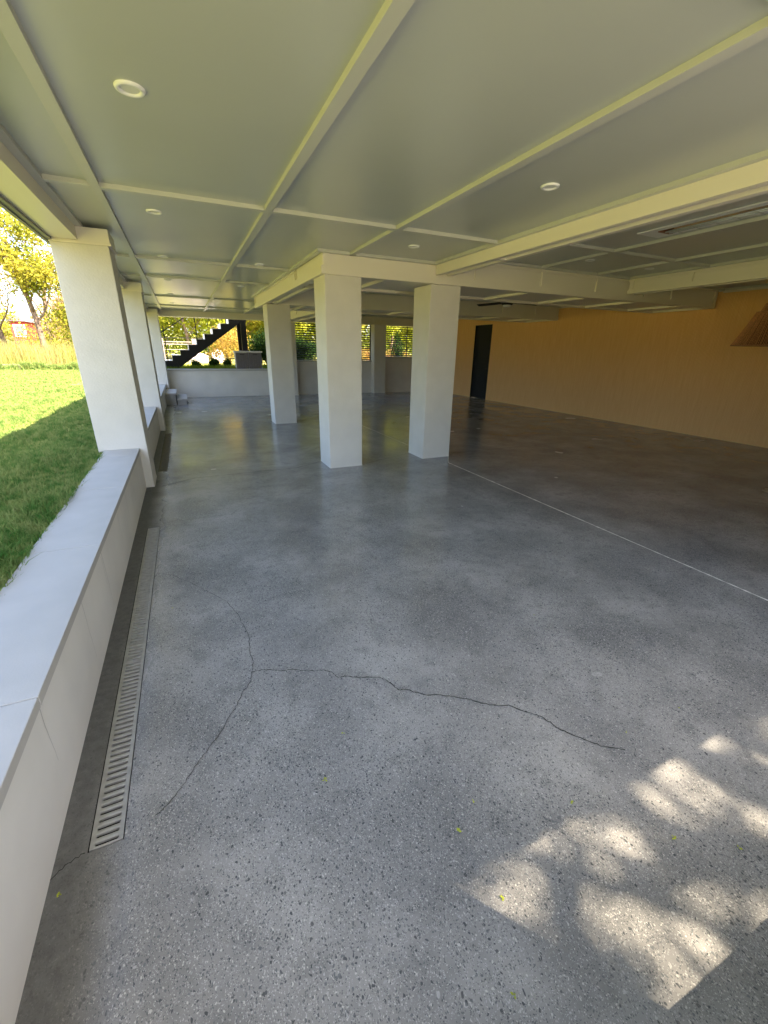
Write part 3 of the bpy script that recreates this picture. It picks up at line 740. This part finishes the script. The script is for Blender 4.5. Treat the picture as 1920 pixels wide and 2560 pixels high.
# ---------------------------------------------------------------- vegetation
def leaves_mesh(name, pts, size, m, rng, squash=.6):
    """many small four sided leaves scattered round the given points (numpy, one mesh)"""
    n = len(pts); c = np.array(pts); a = rng.normal(size=(n, 3)); a /= np.linalg.norm(a, axis=1)[:, None]
    b = np.cross(a, rng.normal(size=(n, 3))); b /= np.linalg.norm(b, axis=1)[:, None]
    s = size*rng.uniform(.6, 1.35, size=(n, 1)); k = squash
    V = np.stack([c-a*s, c-b*s*k, c+a*s, c+b*s*k], 1).reshape(-1, 3)
    me = bpy.data.meshes.new(name); me.vertices.add(4*n); me.vertices.foreach_set('co', V.ravel())
    me.loops.add(4*n); me.loops.foreach_set('vertex_index', np.arange(4*n, dtype=np.int32))
    me.polygons.add(n); me.polygons.foreach_set('loop_start', np.arange(0, 4*n, 4, dtype=np.int32)); me.polygons.foreach_set('loop_total', np.full(n, 4, dtype=np.int32))
    me.materials.append(m); me.update(); me.validate()
    return me
def make_tree(name, H, spread, leaf, nleaf, size, seed, label, cat, group, loc, lean=(0, 0), trunk_r=.16, clear=.3, clump=.55, bark=BARK, dead=0.0, nb=9):
    r = random.Random(seed); rng = np.random.default_rng(seed)
    root = empty(name, loc, label, cat, group)
    mb = MB(); tips = []
    def branch(p, d, L, rad, lvl):
        pts = [p]; rr = [rad]; q = p; n = 5 if lvl < 2 else 3
        for i in range(n):
            d = (d + Vector((r.uniform(-1, 1), r.uniform(-1, 1), r.uniform(-.5, .9)))*(.16 if lvl == 0 else .28)).normalized()
            q = q + d*(L/n); pts.append(q); rr.append(max(.006, rad*(1-(i+1)/n*(.6 if lvl == 0 else .8))))
            if lvl and i >= n//2: tips.append((q, lvl))
        mb.tube(pts, rr, 7 if lvl == 0 else (5 if lvl == 1 else 4))
        if lvl < 3:
            k = nb if lvl == 0 else (5 if lvl == 1 else 3)
            for j in range(k):
                t = (clear + (1-clear)*(j+.5)/k) if lvl == 0 else r.uniform(.35, 1)
                idx = t*(len(pts)-1); i0 = min(int(idx), len(pts)-2); f = idx-i0; s = pts[i0].lerp(pts[i0+1], f)
                a = r.uniform(0, 2*math.pi); out = Vector((math.cos(a), math.sin(a), r.uniform(.15, .9))).normalized()
                l2 = (spread*(1.1-.5*abs(t-.5)) if lvl == 0 else L*r.uniform(.4, .65))
                branch(s, (out*.85 + d*.35).normalized(), l2*r.uniform(.75, 1.15), rad*(1-t*.6)*(.45 if lvl == 0 else .5), lvl+1)
        tips.append((q, lvl))
    branch(Vector((0, 0, -.1)), Vector((lean[0], lean[1], 1)).normalized(), H*.85, trunk_r, 0)
    mb.build('trunk', bark, root, smooth=True)
    tp = [p for p, l in tips if l >= 1 and r.random() > dead]
    idx = rng.integers(0, len(tp), nleaf); base = np.array([tuple(p) for p in tp])[idx]
    off = rng.normal(size=(nleaf, 3))*clump*.55*np.array([1, 1, .6])
    me = leaves_mesh('crown', base+off, size, leaf, rng)
    o = bpy.data.objects.new('crown', me); COL.objects.link(o); o.parent = root
    return root
def bush(name, loc, rx, ry, rz, leaf, n, size, seed, label, cat='shrub', group=None, stems=7, hollow=.45):
    rng = np.random.default_rng(seed); r = random.Random(seed); root = empty(name, loc, label, cat, group)
    mb = MB()
    for i in range(stems):
        a = r.uniform(0, 6.28); q = r.uniform(.3, .8)
        mb.tube([(0, 0, -.05), (math.cos(a)*rx*q*.4, math.sin(a)*ry*q*.4, rz*.7), (math.cos(a)*rx*q, math.sin(a)*ry*q, rz*1.6)], [.02, .012, .005], 5)
    mb.build('stem', BARK, root)
    # lumpy crown: leaf clumps spread through an ellipsoid
    nc = 34; d = rng.normal(size=(nc, 3)); d /= np.linalg.norm(d, axis=1)[:, None]
    cl = d*rng.uniform(hollow, 1.0, size=(nc, 1))*np.array([rx, ry, rz]) + np.array([0, 0, rz*1.02]); cl = cl[cl[:, 2] > .03]
    idx = rng.integers(0, len(cl), n); off = rng.normal(size=(n, 3))*np.array([rx, ry, rz])*.2
    P = cl[idx]+off; P[:, 2] = np.abs(P[:, 2])
    o = bpy.data.objects.new('foliage', leaves_mesh('foliage', P, size, leaf, rng)); COL.objects.link(o); o.parent = root
    return root
GT = 'trees beyond the lawn'
make_tree('maple_tree', 7.2, 2.2, LEAF_Y, 9000, .075, 11, 'leaning spring tree with yellow leaves beyond the lawn, trunk nearest the nearest column', 'tree', GT, (-6.75, 30, .42), (-.02, 0), .17, .35, .5)
make_tree('maple_tree', 8.2, 2.6, LEAF_O, 6500, .07, 12, 'tall thin tree with orange gold leaves at the left edge of the picture', 'tree', GT, (-9.4, 33, .42), (.05, 0), .16, .25, .5, dead=.35)
make_tree('maple_tree', 7.4, 2.6, LEAF_Y, 8000, .08, 13, 'dense yellow green tree half hidden by the nearest lawn side column', 'tree', GT, (-5.2, 34, .42), (0, 0), .16, .15, .6)
make_tree('maple_tree', 7.0, 3.0, LEAF_G, 10000, .085, 14, 'leafy green tree behind the lawn side columns', 'tree', GT, (-3.3, 38, .42), (0, 0), .09, .1, .6)
make_tree('maple_tree', 9.5, 3.2, LEAF_P, 5000, .05, 15, 'bare twiggy pinkish tree behind the leaning yellow tree', 'tree', GT, (-9.6, 44, .42), (0, 0), .18, .12, .55)
make_tree('maple_tree', 7.5, 3.2, LEAF_Y, 6000, .08, 16, 'pale yellow tree far behind the lawn', 'tree', GT, (-15.2, 46, .42), (0, 0), .2, .1, .6)
make_tree('maple_tree', 6.0, 3.4, LEAF_P, 9000, .07, 17, 'low tangled pinkish tree behind the reed border', 'tree', GT, (-8.2, 52, .42), (0, 0), .16, .03, .6)
GK = 'trees behind the back garden'
kx = [(-2.6, 30, LEAF_B, 'dense green tree seen over the left end of the staircase'), (.6, 29, LEAF_B, 'bright yellow green tree directly behind the staircase'), (3.6, 31, LEAF_Y, 'yellow green tree behind the storage box'), (7.0, 30, LEAF_B, 'yellow leaved tree behind the left slatted opening'), (10.6, 31, LEAF_Y, 'yellow green tree behind the middle slatted opening'), (14.2, 30, LEAF_B, 'yellow tree behind the slatted opening nearest the timber wall'), (18.4, 32, LEAF_O, 'golden tree at the far right behind the slats')]
for i, (x, y, lm, lb) in enumerate(kx):
    make_tree('maple_tree', 6.6+R.uniform(-.6, .6), 2.8, lm, 15000, .1, 30+i, lb, 'tree', GK, (x, y, .85), (0, 0), .10, .12, .62)
for i, (x, y, lm, lb) in enumerate([(-1.3, 38, LEAF_Y, 'far yellow tree behind the green one left of the staircase'), (5.2, 40, LEAF_G, 'far green tree behind the storage box'), (12.5, 40, LEAF_O, 'far golden tree behind the slatted openings')]):
    make_tree('maple_tree', 8.0, 3.8, lm, 14000, .12, 50+i, lb, 'tree', GK, (x, y, .85), (0, 0), .2, .06, .8)
bush('orange_shrub', (1.95, 21.5, .85), .75, .6, .8, LEAF_O, 5200, .035, 61, 'orange gold shrub under the staircase landing')
bush('yew_bush', (3.15, 18.3, .85), .75, .6, .66, LEAF_D, 7500, .035, 62, 'dark evergreen bush right of the storage box')
bush('yew_bush', (4.5, 18.6, .85), .8, .6, .5, LEAF_D, 9000, .035, 63, 'dark evergreen bush behind the left slatted screen')
bush('red_shrub', (7.3, 19.2, .85), .95, .6, .36, LEAF_R, 2600, .035, 64, 'red leaved shrub behind the middle of the slatted screens')
bush('red_shrub', (9.4, 19.5, .85), 1.2, .6, .34, LEAF_R, 3000, .035, 65, 'red leaved shrub behind the right slatted screen')
bush('yew_bush', (8.9, 18.2, .85), .28, .25, .72, LEAF_D, 2200, .03, 66, 'narrow dark bush behind the right slatted screen')
bush('garden_tuft', (.44, 17.9, .84), .16, .13, .14, LEAF_D, 1300, .028, 67, 'left small dark green tuft below the staircase', 'plant')
bush('garden_tuft', (1.06, 17.9, .84), .17, .13, .17, LEAF_D, 1500, .028, 68, 'right small dark green tuft beside the storage box', 'plant')
bush('garden_tuft', (1.55, 18.1, .84), .14, .12, .15, LEAF_D, 1100, .028, 69, 'dark green tuft half hidden by the storage box', 'plant')

def blades(name, X, Y, Z, h, wd, rng, m, lean=.45, **kw):
    n = len(X); a = rng.uniform(0, 2*np.pi, n); hh = h*rng.uniform(.55, 1.25, n); l = rng.normal(size=(n, 2))*lean*hh[:, None]
    dx, dy = np.cos(a)*wd/2, np.sin(a)*wd/2
    V = np.zeros((n, 5, 3))
    V[:, 0] = np.stack([X-dx, Y-dy, Z], 1); V[:, 1] = np.stack([X+dx, Y+dy, Z], 1)
    mx_, my_, mz = X+l[:, 0]*.35, Y+l[:, 1]*.35, Z+hh*.6
    V[:, 2] = np.stack([mx_+dx*.8, my_+dy*.8, mz], 1); V[:, 3] = np.stack([mx_-dx*.8, my_-dy*.8, mz], 1)
    V[:, 4] = np.stack([X+l[:, 0], Y+l[:, 1], Z+hh*.98], 1)
    me = bpy.data.meshes.new(name); me.vertices.add(5*n); me.vertices.foreach_set('co', V.ravel())
    b = np.arange(n)*5; idx = np.stack([b, b+1, b+2, b+3, b+3, b+2, b+4], 1).astype(np.int32)
    me.loops.add(7*n); me.loops.foreach_set('vertex_index', idx.ravel())
    me.polygons.add(2*n); ls = np.stack([np.arange(n)*7, np.arange(n)*7+4], 1).ravel().astype(np.int32); lt = np.tile([4, 3], n).astype(np.int32)
    me.polygons.foreach_set('loop_start', ls); me.polygons.foreach_set('loop_total', lt); me.materials.append(m); me.update(); me.validate()
    o = bpy.data.objects.new(name, me); COL.objects.link(o); return tag(o, kind='stuff', **kw)
rng = np.random.default_rng(5)
parts = []
for (ya, yb, dens, hh, ww) in ((.3, 3.5, 9000, .085, .0065), (3.5, 7, 6000, .08, .008), (7, 12, 2600, .07, .009), (12, 25.5, 700, .07, .02)):
    # wedge from the coping outwards
    wid = lambda y: np.maximum(1.6, .38*y+.6)
    n = int(dens*(yb-ya)*float(wid((ya+yb)/2))); y = rng.uniform(ya, yb, n); x = -.915 - rng.uniform(0, 1, n)*wid(y)
    parts.append((x, y, np.full(n, .435), hh*np.ones(n), ww*np.ones(n)))
X, Y_, Z_, H_, W_ = [np.concatenate([p[i] for p in parts]) for i in range(5)]
keep = ~((X > -1.0) & (((Y_ > 5.43) & (Y_ < 5.91)) | ((Y_ > 9.36) & (Y_ < 9.84))))
patch = .75+.35*np.sin(X*5.1+Y_*1.7)*np.sin(Y_*3.3-X*2.2)
blades('grass', X[keep], Y_[keep], Z_[keep], (H_*patch)[keep], W_[keep], rng, GRASSM, label='thick green lawn grass growing up to the low wall', cat='grass')
# ground cover behind the back wall
n = 16000; x = rng.uniform(-.9, 6, n); y = rng.uniform(16.0, 19.0, n)
blades('ground_cover', x, y, np.full(n, .83), .13*np.ones(n), .012*np.ones(n), rng, LEAF_G, label='low green ground cover behind the back wall', cat='plants')
# reed border beyond the lawn
n = 4200; x = rng.uniform(-12, -3.2, n); y = rng.uniform(27.8, 30.5, n)
blades('reeds', x, y, np.full(n, .42), 1.25*np.ones(n), .022*np.ones(n), rng, leafmat('reed_stems', (.32, .27, .12), (.30, .33, .09)), lean=.12, label='tall dry reeds in a band beyond the lawn', cat='reeds')
gt = 'grassy tufts bordering the lawn'
for i in range(12):
    xx = -8.9+i*.52; n = 420; rr_ = rng.normal(size=(n, 2))*.12
    o = blades('grass_tuft', xx+rr_[:, 0], 26.0+.15*math.sin(i*2.1)+rr_[:, 1], np.full(n, .43), (.34+.08*math.sin(i*1.7))*np.ones(n), .02*np.ones(n), rng, GRASSM, lean=.55)
    del o['kind']; tag(o, ['leftmost', 'second from left', 'third from left', 'fourth from left', 'fifth from left', 'sixth from left', 'seventh from left', 'eighth from left', 'ninth from left', 'tenth from left', 'second from the right end', 'rightmost'][i] + ' arching grass tuft in the row at the far lawn edge', 'plant', gt)
def wood(name, x0, x1, y0, y1, zb, zt, ncl, per, size, m, seed, label):
    g = np.random.default_rng(seed); c = np.stack([g.uniform(x0, x1, ncl), g.uniform(y0, y1, ncl), zb+(zt-zb)*g.uniform(0, 1, ncl)**.8], 1)
    top = zb+(zt-zb)*(.62+.38*np.sin(c[:, 0]*.55+seed)*np.sin(c[:, 0]*.21+1)); c = c[c[:, 2] < top]
    P = np.repeat(c, per, 0) + g.normal(size=(len(c)*per, 3))*np.array([.55, .55, .4])
    o = bpy.data.objects.new(name, leaves_mesh(name, P, size, m, g)); COL.objects.link(o); tag(o, label, 'woodland', kind='stuff')
wood('far_wood', -45, -2, 58, 66, .5, 8.5, 900, 34, .17, LEAF_Y, 3, 'far pale wood closing the view beyond the lawn')
wood('far_wood', -45, -2, 60, 68, .5, 6.5, 700, 34, .15, LEAF_P, 5, 'far pinkish thicket under the wood beyond the lawn')
wood('far_wood', -4, 46, 44, 50, .6, 6.5, 1500, 34, .15, LEAF_G, 4, 'far green wood closing the view behind the back garden')
wood('thicket', -6, 22, 32.5, 35, 1.5, 5.6, 1500, 36, .10, LEAF_B, 6, 'yellow green thicket behind the back garden trees')
wood('thicket', -20, -3.5, 40, 44, .6, 5.2, 700, 34, .085, LEAF_Y, 8, 'yellow thicket among the trees beyond the lawn')
wood('thicket', -19, -6, 46, 51, .6, 4.4, 520, 34, .07, LEAF_P, 9, 'brownish twiggy thicket behind the reeds beyond the lawn')
# pale plank border and fence
pb = MB().box(-8.1, -6.1, 26.9, 27.0, .45, .62).box(-8.1, -6.1, 26.88, 27.02, .62, .66)
tag(pb.build('border_plank', PALEWOOD), 'long low white plank behind the grass tufts at the far lawn edge', 'border')
def fence():
    root = empty('rail_fence', (0, 24, .85), 'pale horizontal rail fence behind the staircase', 'fence'); inv = Matrix.Translation(-root.location)
    for z, hh_ in ((1.43, .03), (1.67, .04), (1.78, .04)):
        o = bx(-4, .52, 24.0, 24.04, z, z+hh_).build('rail', PALEWOOD); o.parent = root; o.matrix_parent_inverse = inv
    for x in (-3.8, -2.3, -.9, .52):
        o = bx(x, x+.16, 23.97, 24.07, .8, 1.95).build('post', PALEWOOD); o.parent = root; o.matrix_parent_inverse = inv
fence()
def wirefence():
    root = empty('wire_fence', (4, 26, .85), 'thin dark wire fence behind the lawn seen under the staircase', 'fence'); inv = Matrix.Translation(-root.location)
    for z in (1.25, 2.0):
        o = bx(-3, 12, 26.0, 26.03, z, z+.035).build('rail', BLACK); o.parent = root; o.matrix_parent_inverse = inv
    for i in range(8):
        x = -2.5+i*1.9; o = bx(x, x+.04, 26.031, 26.07, .7, 2.05).build('post', BLACK); o.parent = root; o.matrix_parent_inverse = inv
wirefence()
def boulder(loc, s, seed, label):
    r = random.Random(seed); mb = MB(); N, M = 9, 6
    for j in range(M+1):
        for i in range(N):
            t = math.pi*j/M; a = 2*math.pi*i/N; q = 1+r.uniform(-.16, .16)
            mb.v.append((math.sin(t)*math.cos(a)*s[0]*q, math.sin(t)*math.sin(a)*s[1]*q, math.cos(t)*s[2]*q + s[2]*.6))
    for j in range(M):
        for i in range(N):
            i2 = (i+1) % N; mb.f.append((j*N+i, (j+1)*N+i, (j+1)*N+i2, j*N+i2))
    o = mb.build('boulder', mat('pale_rock', (.58, .50, .46), .9, .2, bump=.8, bscale=6, bdist=.05, var=.2, vscale=4), smooth=False, loc=loc)
    tag(o, label, 'rock', 'pale rocks behind the staircase')
boulder((.75, 24.8, .8), (.5, .35, .30), 1, 'pale rock seen in the gap under the stairs, left one')
boulder((1.7, 25.0, .8), (.35, .3, .42), 2, 'upright pale rock under the stairs, near the orange shrub')
boulder((.1, 25.2, .8), (.4, .3, .2), 3, 'small pale rock low under the staircase')

# red house far away
def house():
    root = empty('red_house', (-13.9, 54, .9), 'distant red house with white framed window behind the trees', 'house')
    MB().box(-.55, .6, 0, 4, -1, 2.75).build('wall', REDPAINT, root)
    MB().prism([(-.72, 2.72), (.77, 2.72), (.02, 3.3)], 'y', -.2, 4.2).build('roof', ROOFM, root)
    f = MB().box(-.35, .55, -.06, -.005, 1.35, 2.45).build('window', WHITE, root)
    g = MB().box(-.25, .45, -.075, -.0605, 1.45, 2.35).build('pane', GLASSW); g.parent = f
house()

# tall shade tree up-sun with its crown cut to shape the sun patches on the floor
def shade_tree():
    c = Vector((1.3, .45, 0)) + SUN*10; r = random.Random(3); rg = np.random.default_rng(8)
    root = empty('shade_tree', (c.x, c.y, 0), 'tall leafy tree in front of the house shading the opening', 'tree')
    mb = MB(); mb.tube([(0, 0, -.2), (.1, 0, c.z*.5), (0, .1, c.z*.95)], [.35, .22, .08], 8)
    for i in range(22):
        a = r.uniform(0, 6.28); z = c.z*r.uniform(.62, .95); L = r.uniform(1.0, 2.4)
        mb.tube([(0, 0, z-1), (math.cos(a)*L*.5, math.sin(a)*L*.5, z), (math.cos(a)*L, math.sin(a)*L, z+.6)], [.06, .04, .012], 5)
    mb.build('trunk', BARK, root)
    # leaves spread through a thick crown; some are cut out to let sun flecks through
    n = 105000; P = rg.normal(size=(n*2, 3)); P /= np.linalg.norm(P, axis=1)[:, None]; P *= rg.uniform(0, 1, (n*2, 1))**(1/3)*np.array([2.7, 2.7, 1.0])
    # project each leaf along the sun on the floor plane and cut leaves inside the drawn sun patch outlines
    s = np.array(SUN); Q = P + np.array(c); F = Q - s*(Q[:, 2]/s[2])[:, None]
    flecks = FLECKS
    keep = np.ones(len(P), bool)
    for dens, poly in flecks:
        mx_, my_ = sum(p[0] for p in poly)/len(poly), sum(p[1] for p in poly)/len(poly)
        poly = [(mx_+(p[0]-mx_)*(1+.035/max(.02, math.hypot(p[0]-mx_, p[1]-my_))), my_+(p[1]-my_)*(1+.035/max(.02, math.hypot(p[0]-mx_, p[1]-my_)))) for p in poly]
        ins = np.zeros(len(P), bool); n_ = len(poly)
        for k in range(n_):
            (xa, ya), (xb, yb) = poly[k], poly[(k+1) % n_]
            if ya == yb: continue
            c_ = ((ya > F[:, 1]) != (yb > F[:, 1])) & (F[:, 0] < (xb-xa)*(F[:, 1]-ya)/(yb-ya)+xa); ins ^= c_
        keep &= ~(ins & (rg.uniform(size=len(P)) < dens))
    P = P[keep]
    o = bpy.data.objects.new('crown', leaves_mesh('crown', P, .032, LEAF_G, rg)); COL.objects.link(o); o.parent = root; o.location = (0, 0, c.z)
FLECKS = [    # (share of leaves missing, sun patch outline on the floor that the crown is cut to)
    (0.800, [(0.48, 0.70), (0.70, 0.72), (0.76, 0.63), (0.79, 0.50), (0.72, 0.44), (0.59, 0.53)]),
    (0.770, [(0.78, 0.72), (0.95, 0.72), (1.02, 0.65), (1.06, 0.53), (1.03, 0.47), (0.97, 0.46), (0.89, 0.55), (0.77, 0.65)]),
    (0.600, [(1.08, 0.69), (1.18, 0.69), (1.19, 0.61), (1.12, 0.57), (1.06, 0.63)]),
    (0.760, [(1.12, 0.54), (1.21, 0.53), (1.25, 0.46), (1.22, 0.40), (1.17, 0.38), (1.11, 0.43), (1.07, 0.49)]),
    (0.770, [(1.33, 0.68), (1.55, 0.73), (1.75, 0.74), (1.88, 0.66), (1.86, 0.55), (1.81, 0.51), (1.55, 0.61)]),
    (0.840, [(1.42, 0.63), (1.62, 0.57), (1.73, 0.51), (1.78, 0.42), (1.71, 0.36), (1.56, 0.32), (1.51, 0.36), (1.48, 0.45), (1.38, 0.52), (1.36, 0.58)]),
    (0.660, [(1.33, 0.54), (1.44, 0.46), (1.39, 0.41), (1.31, 0.42), (1.30, 0.49)]),
    (0.780, [(1.97, 0.64), (2.10, 0.62), (2.10, 0.52), (2.00, 0.46), (1.94, 0.52), (1.93, 0.59)]),
    (0.780, [(1.66, 0.33), (1.82, 0.32), (1.65, 0.23), (1.53, 0.24)]),
    (0.830, [(0.88, 0.40), (0.98, 0.40), (1.13, 0.33), (1.16, 0.27), (1.10, 0.21), (1.07, 0.16), (0.91, 0.16), (0.89, 0.20), (0.90, 0.28), (0.86, 0.35)]),
    (0.790, [(1.19, 0.27), (1.28, 0.27), (1.36, 0.23), (1.41, 0.18), (1.31, 0.13), (1.14, 0.16), (1.14, 0.22)]),
    (0.620, [(0.37, 0.49), (0.42, 0.48), (0.44, 0.44), (0.39, 0.41), (0.36, 0.44)]),
    (0.500, [(1.38, 0.28), (1.51, 0.29), (1.50, 0.22), (1.42, 0.22)]),
    (0.780, [(2.16, 0.55), (2.49, 0.49), (2.31, 0.28), (2.00, 0.30), (1.92, 0.42)]),
    (0.780, [(1.77, 0.25), (2.21, 0.13), (1.88, -0.01), (1.56, 0.13)]),
]
shade_tree()

# ---------------------------------------------------------------- fallen blossom bits
def bit(x, y, s, seed, label):
    r = random.Random(seed); mb = MB()
    for k in range(r.randint(3, 5)):
        a = r.uniform(0, 6.28); l = s*r.uniform(.6, 1.1); wd = l*.3; ox, oy = r.uniform(-.3, .3)*s, r.uniform(-.3, .3)*s
        d = (math.cos(a), math.sin(a)); n = len(mb.v)
        mb.v += [(ox, oy, .003), (ox+d[0]*l*.5-d[1]*wd, oy+d[1]*l*.5+d[0]*wd, .004+s*.12), (ox+d[0]*l, oy+d[1]*l, .003+s*.2), (ox+d[0]*l*.5+d[1]*wd, oy+d[1]*l*.5-d[0]*wd, .004)]
        mb.f.append((n, n+1, n+2, n+3))
    o = mb.build('fallen_blossom', LEAF_BIT, loc=(x, y, .002)); tag(o, label, 'blossom', 'green blossoms fallen on the floor')
for i, (x, y, lb) in enumerate([(.416, 1.282, 'green blossom below the junction of the cracks, farther of the two'), (.279, 1.11, 'green blossom on the open floor between drain and sun patch'),
    (.754, .811, 'green blossom just above the left sun patch'), (.649, .75, 'green blossom touching the edge of the left sun patch'), (1.087, .667, 'green blossom at the upper edge of the middle sun patch'),
    (.661, .534, 'green blossom inside the leftmost sun patch'), (1.315, .43, 'green blossom in the dappled shade on the right'), (1.487, .321, 'green blossom in the sun near the right edge'),
    (.558, .359, 'green blossom in the shade at the bottom of the picture'), (-.56, 1.082, 'dull green blossom on the dark strip beside the low wall'), (1.903, .785, 'tiny green blossom right of the end of the long crack'),
    (1.803, 1.628, 'tiny green blossom in the middle of the right floor'), (-.274, 2.595, 'tiny green blossom between the drain and the upper crack'), (1.551, .791, 'tiny green blossom beside the end of the long crack')]):
    bit(x, y, .011 if 'tiny' not in lb else .008, 100+i, lb)
